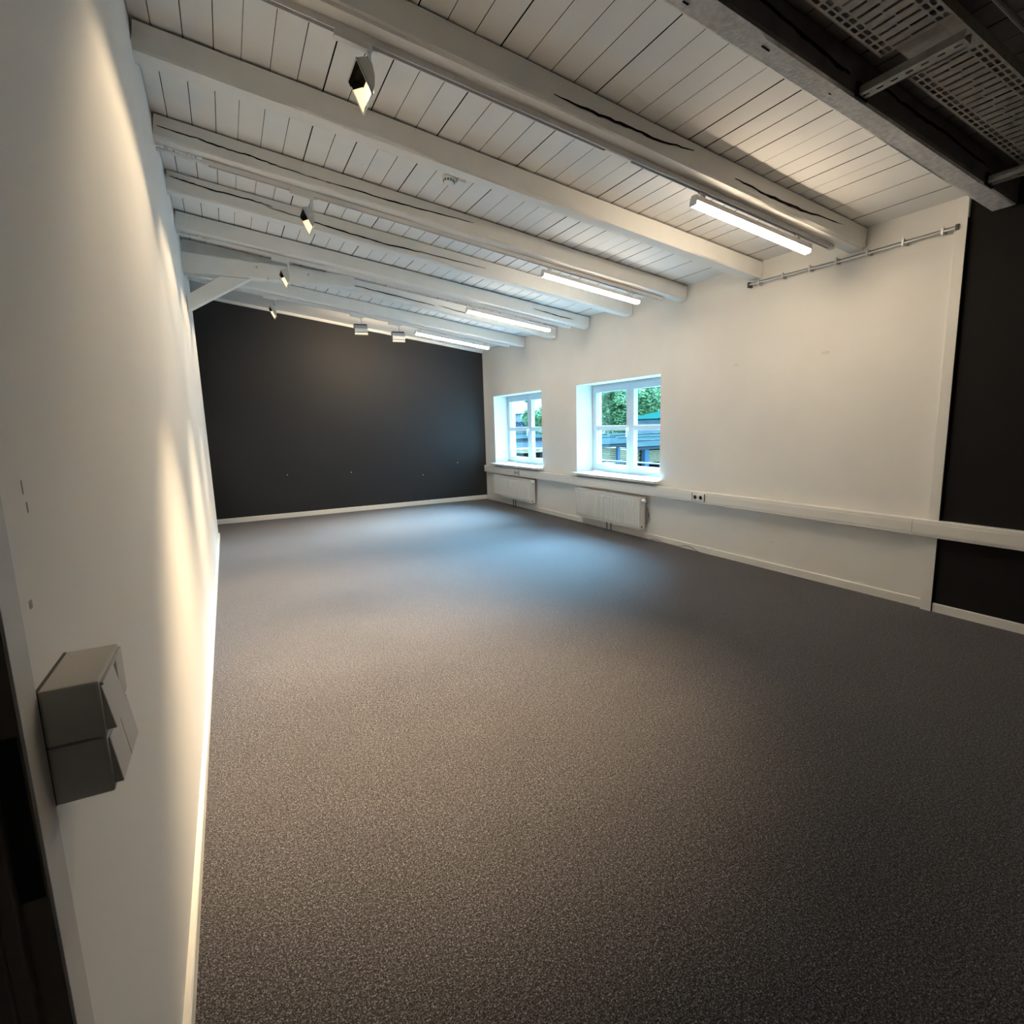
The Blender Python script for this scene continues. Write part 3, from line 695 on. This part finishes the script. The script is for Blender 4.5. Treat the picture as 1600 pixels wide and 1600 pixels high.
def lumber(name, x0, x1, y0, y1, z0, z1, rows, label):
    t = empty(name, ((x0 + x1) / 2, (y0 + y1) / 2, G)); tag(t, label, 'lumber', 'stacks of sawn timber in the yard')
    h = (z1 - z0) / rows; cx, cy = (x0 + x1) / 2, (y0 + y1) / 2
    for k in range(rows):
        j = random.uniform(-.12, .12)
        bm = B(); box(bm, x0 - cx + j, x1 - cx + j, y0 - cy, y1 - cy, z0 + k * h - G + .01, z0 + (k + 1) * h - G - h * .22); link('board', bm, m_lumber, t)
    bm = B()
    for s in (-.4, 0, .4): box(bm, s * (x1 - x0) - .15, s * (x1 - x0) + .15, y0 - cy + .1, y1 - cy - .1, 0, z0 - G + .01)
    link('bearer', bm, m_bark, t)
    return t
def shed(name, x0, x1, y0, y1, ze, zr, seams, label, mroof, posts, pw=.35, wall=None):
    t = empty(name, ((x0 + x1) / 2, y0, G)); tag(t, label, 'shed', None); cx = (x0 + x1) / 2
    bm = B(); prism(bm, [(0, ze - G), (y1 - y0, zr - G), (y1 - y0, zr - G - .2), (0, ze - G - .2)], [lambda a, b: (x0 - cx, a, b), lambda a, b: (x1 - cx, a, b)]); link('roof', bm, mroof, t)
    for s in seams:
        bm = B(); yy = (y1 - y0) * s; zz = ze + (zr - ze) * s - G
        box(bm, x0 - cx, x1 - cx, yy - .06, yy + .06, zz, zz + .09); link('seam', bm, m_seam, t)
    bm = B(); box(bm, x0 - cx, x1 - cx, -.02, .06, ze - G - .34, ze - G - .1); link('gutter', bm, m_seam, t)
    for px in posts:
        bm = B(); box(bm, px - cx - pw / 2, px - cx + pw / 2, .1, .1 + pw, 0, ze - G - .15); link('post', bm, m_post, t)
    if wall:
        wy = .2 if name == 'low_hall' else y1 - y0 - .3
        bm = B(); box(bm, x0 - cx, x1 - cx, wy, wy + .3, 0, ze - G - .15); link('wall', bm, wall, t)
    return t
shed('storage_shed', 32.0, 37.6, 45, 52, -.76, .55, (.42, .62), 'open timber shed with pale seamed roof behind the left sash of the nearer window', m_roof, (32.3, 35.87), .3, m_post)
shed('storage_shed', 38.0, 60.0, 45, 52, -1.2, .1, (.35, .62, .82), 'open timber shed with blue post, behind the right sash of the nearer window', m_roof, (39.6, 46.0), .55, m_post)
lumber('lumber_stack', 32.2, 37.4, 45.8, 48, -2.55, -1.22, 7, 'stack of pale boards behind the left sash of the nearer window')
lumber('lumber_stack', 38.0, 39.3, 45.9, 48, -2.9, -1.5, 7, 'stack of pale boards left of the blue post')
lumber('lumber_stack', 40.0, 44.5, 45.9, 48, -3.0, -1.7, 8, 'stack of pale boards right of the blue post')
lumber('lumber_stack', 24.9, 27.5, 46, 48, -1.25, -.82, 3, 'short stack of boards behind the farther window')
bm = B(); tube(bm, [(28, 40, -1.72), (40, 40, -3.0)], .07, 8); tag(link('yard_rail', bm, m_render), 'pale slanting rail in the yard in front of the board stacks', 'rail')
bm = B(); prism(bm, [(27.4, G), (27.6, -2.25), (29.6, -2.0), (31.4, -2.2), (32.6, -2.7), (33, G)], [lambda a, b: (a, 37.6, b), lambda a, b: (a, 39.0, b)])
tag(link('tarp_heap', bm, m_tarp), 'dark tarpaulin-covered heap at the lower edge of the nearer window view', 'heap')
t = empty('green_shed', (58, 56, G)); tag(t, 'far building with green pitched roof below the tree', 'building')
bm = B(); prism(bm, [(-7.2, 5.70), (8, 8.1), (8, 5.5), (-7.2, 5.55)], [lambda a, b: (a, 0, b), lambda a, b: (a, 7, b)]); link('roof', bm, m_groof, t)
bm = B(); box(bm, -5.6, 8, .4, 6.6, 0, 5.6); wl2 = link('wall', bm, m_render, t)
for k in range(8):
    bm = B(); box(bm, -5.2 + k * 1.0, -4.9 + k * 1.0, .3, .42, 4.0, 5.5); link('batten', bm, m_seam, wl2)

def tree(x, y, z0, ztop, rad, n, label, cl):
    t = empty('leafy_tree', (x, y, G)); tag(t, label, 'tree', 'trees beyond the yard')
    bm = B(); tube(bm, [(0, 0, 0), (.1, 0, (z0 - G) * .6), (0, .1, z0 - G + 1.5)], .35, 8); link('trunk', bm, m_bark, t)
    rnd = random.Random(int(x * 10)); bm = B(); hz = (ztop - z0)
    blobs = [(rnd.uniform(-.75, .75) * rad, rnd.uniform(-.4, .4) * rad, z0 - G + rnd.uniform(.05, .9) * hz, rnd.uniform(.28, .45) * rad) for _ in range(cl)]
    for k in range(n):
        bx, by, bz, br = rnd.choice(blobs)
        dv = Vector((rnd.gauss(0, 1), rnd.gauss(0, 1), rnd.gauss(0, 1))).normalized() * br * rnd.uniform(.75, 1.05)
        c = Vector((bx, by, bz)) + dv; a = Vector((rnd.gauss(0, 1), rnd.gauss(0, 1), rnd.gauss(0, .6))).normalized(); b = a.orthogonal().normalized(); s = rnd.uniform(.18, .36)
        bm.faces.new([bm.verts.new(c + a * s), bm.verts.new(c + b * s * .6), bm.verts.new(c - a * s), bm.verts.new(c - b * s * .6)])
    o = link('foliage', bm, m_leaf, t); o['kind'] = 'stuff'
tree(61.5, 74, -.5, 10.5, 8.0, 32000, 'big leafy tree filling the upper panes of the nearer window', 26)
tree(37.3, 62, -.5, 7.5, 2.6, 5000, 'leafy tree at the right edge of the farther window', 10)

# far commercial building with blue lettering, behind the farther window
t = empty('commercial_building', (46, 80, G)); tag(t, 'pale far building with blue lettering, seen through the farther window', 'building')
bm = B(); box(bm, -9, 6, 0, 8, 0, 7.05); wb = link('wall', bm, m_render, t)
bm = B(); box(bm, -9.2, 6.2, -.3, 8.2, 7.05, 7.2); link('roof_edge', bm, m_seam, t)
cu = bpy.data.curves.new('sign_text', 'FONT'); cu.body = 'regel'; cu.size = 1.55; cu.extrude = .05; cu.align_x = 'CENTER'; cu.align_y = 'CENTER'; cu.offset = .03
tmp = bpy.data.objects.new('tmp', cu); COL.objects.link(tmp)
bpy.context.view_layer.update()
me = bpy.data.meshes.new_from_object(tmp.evaluated_get(bpy.context.evaluated_depsgraph_get())); bpy.data.objects.remove(tmp)
me.name = 'lettering'; link('lettering', me, m_signblue, t, (-2.9, -.06, 5.62), (math.pi / 2, 0, 0))
shed('low_hall', 24.0, 34.0, 55, 62, -.12, .75, (.5,), 'low hall with pale flat roof behind the farther window', m_roof, (), .3, m_render)
t = empty('box_trailer', (23.4, 46, G)); tag(t, 'blue-grey box trailer parked in the yard behind the farther window', 'trailer')
bm = B(); box(bm, -1.6, .85, 0, 2.2, 1.0, 3.75, .08); body = link('body', bm, m_post, t)
for (x, z) in ((.35, 3.1), (.40, 2.2), (-.3, 3.1), (-.25, 2.2)):
    bm = B(); box(bm, x - .22, x + .22, -.03, .02, z - .28, z + .28, .01); link('panel', bm, m_render, body)
for x in (-1.0, .3):
    bm = B(); lathe(bm, [(.42, -.12), (.48, -.1), (.48, .1), (.42, .12)], 16); link('wheel', bm, m_tarp, t, (x, .2, .48), (math.pi / 2, 0, 0))
bm = B(); box(bm, -1.5, .8, .1, 2.1, .75, 1.02); link('chassis', bm, m_seam, t)
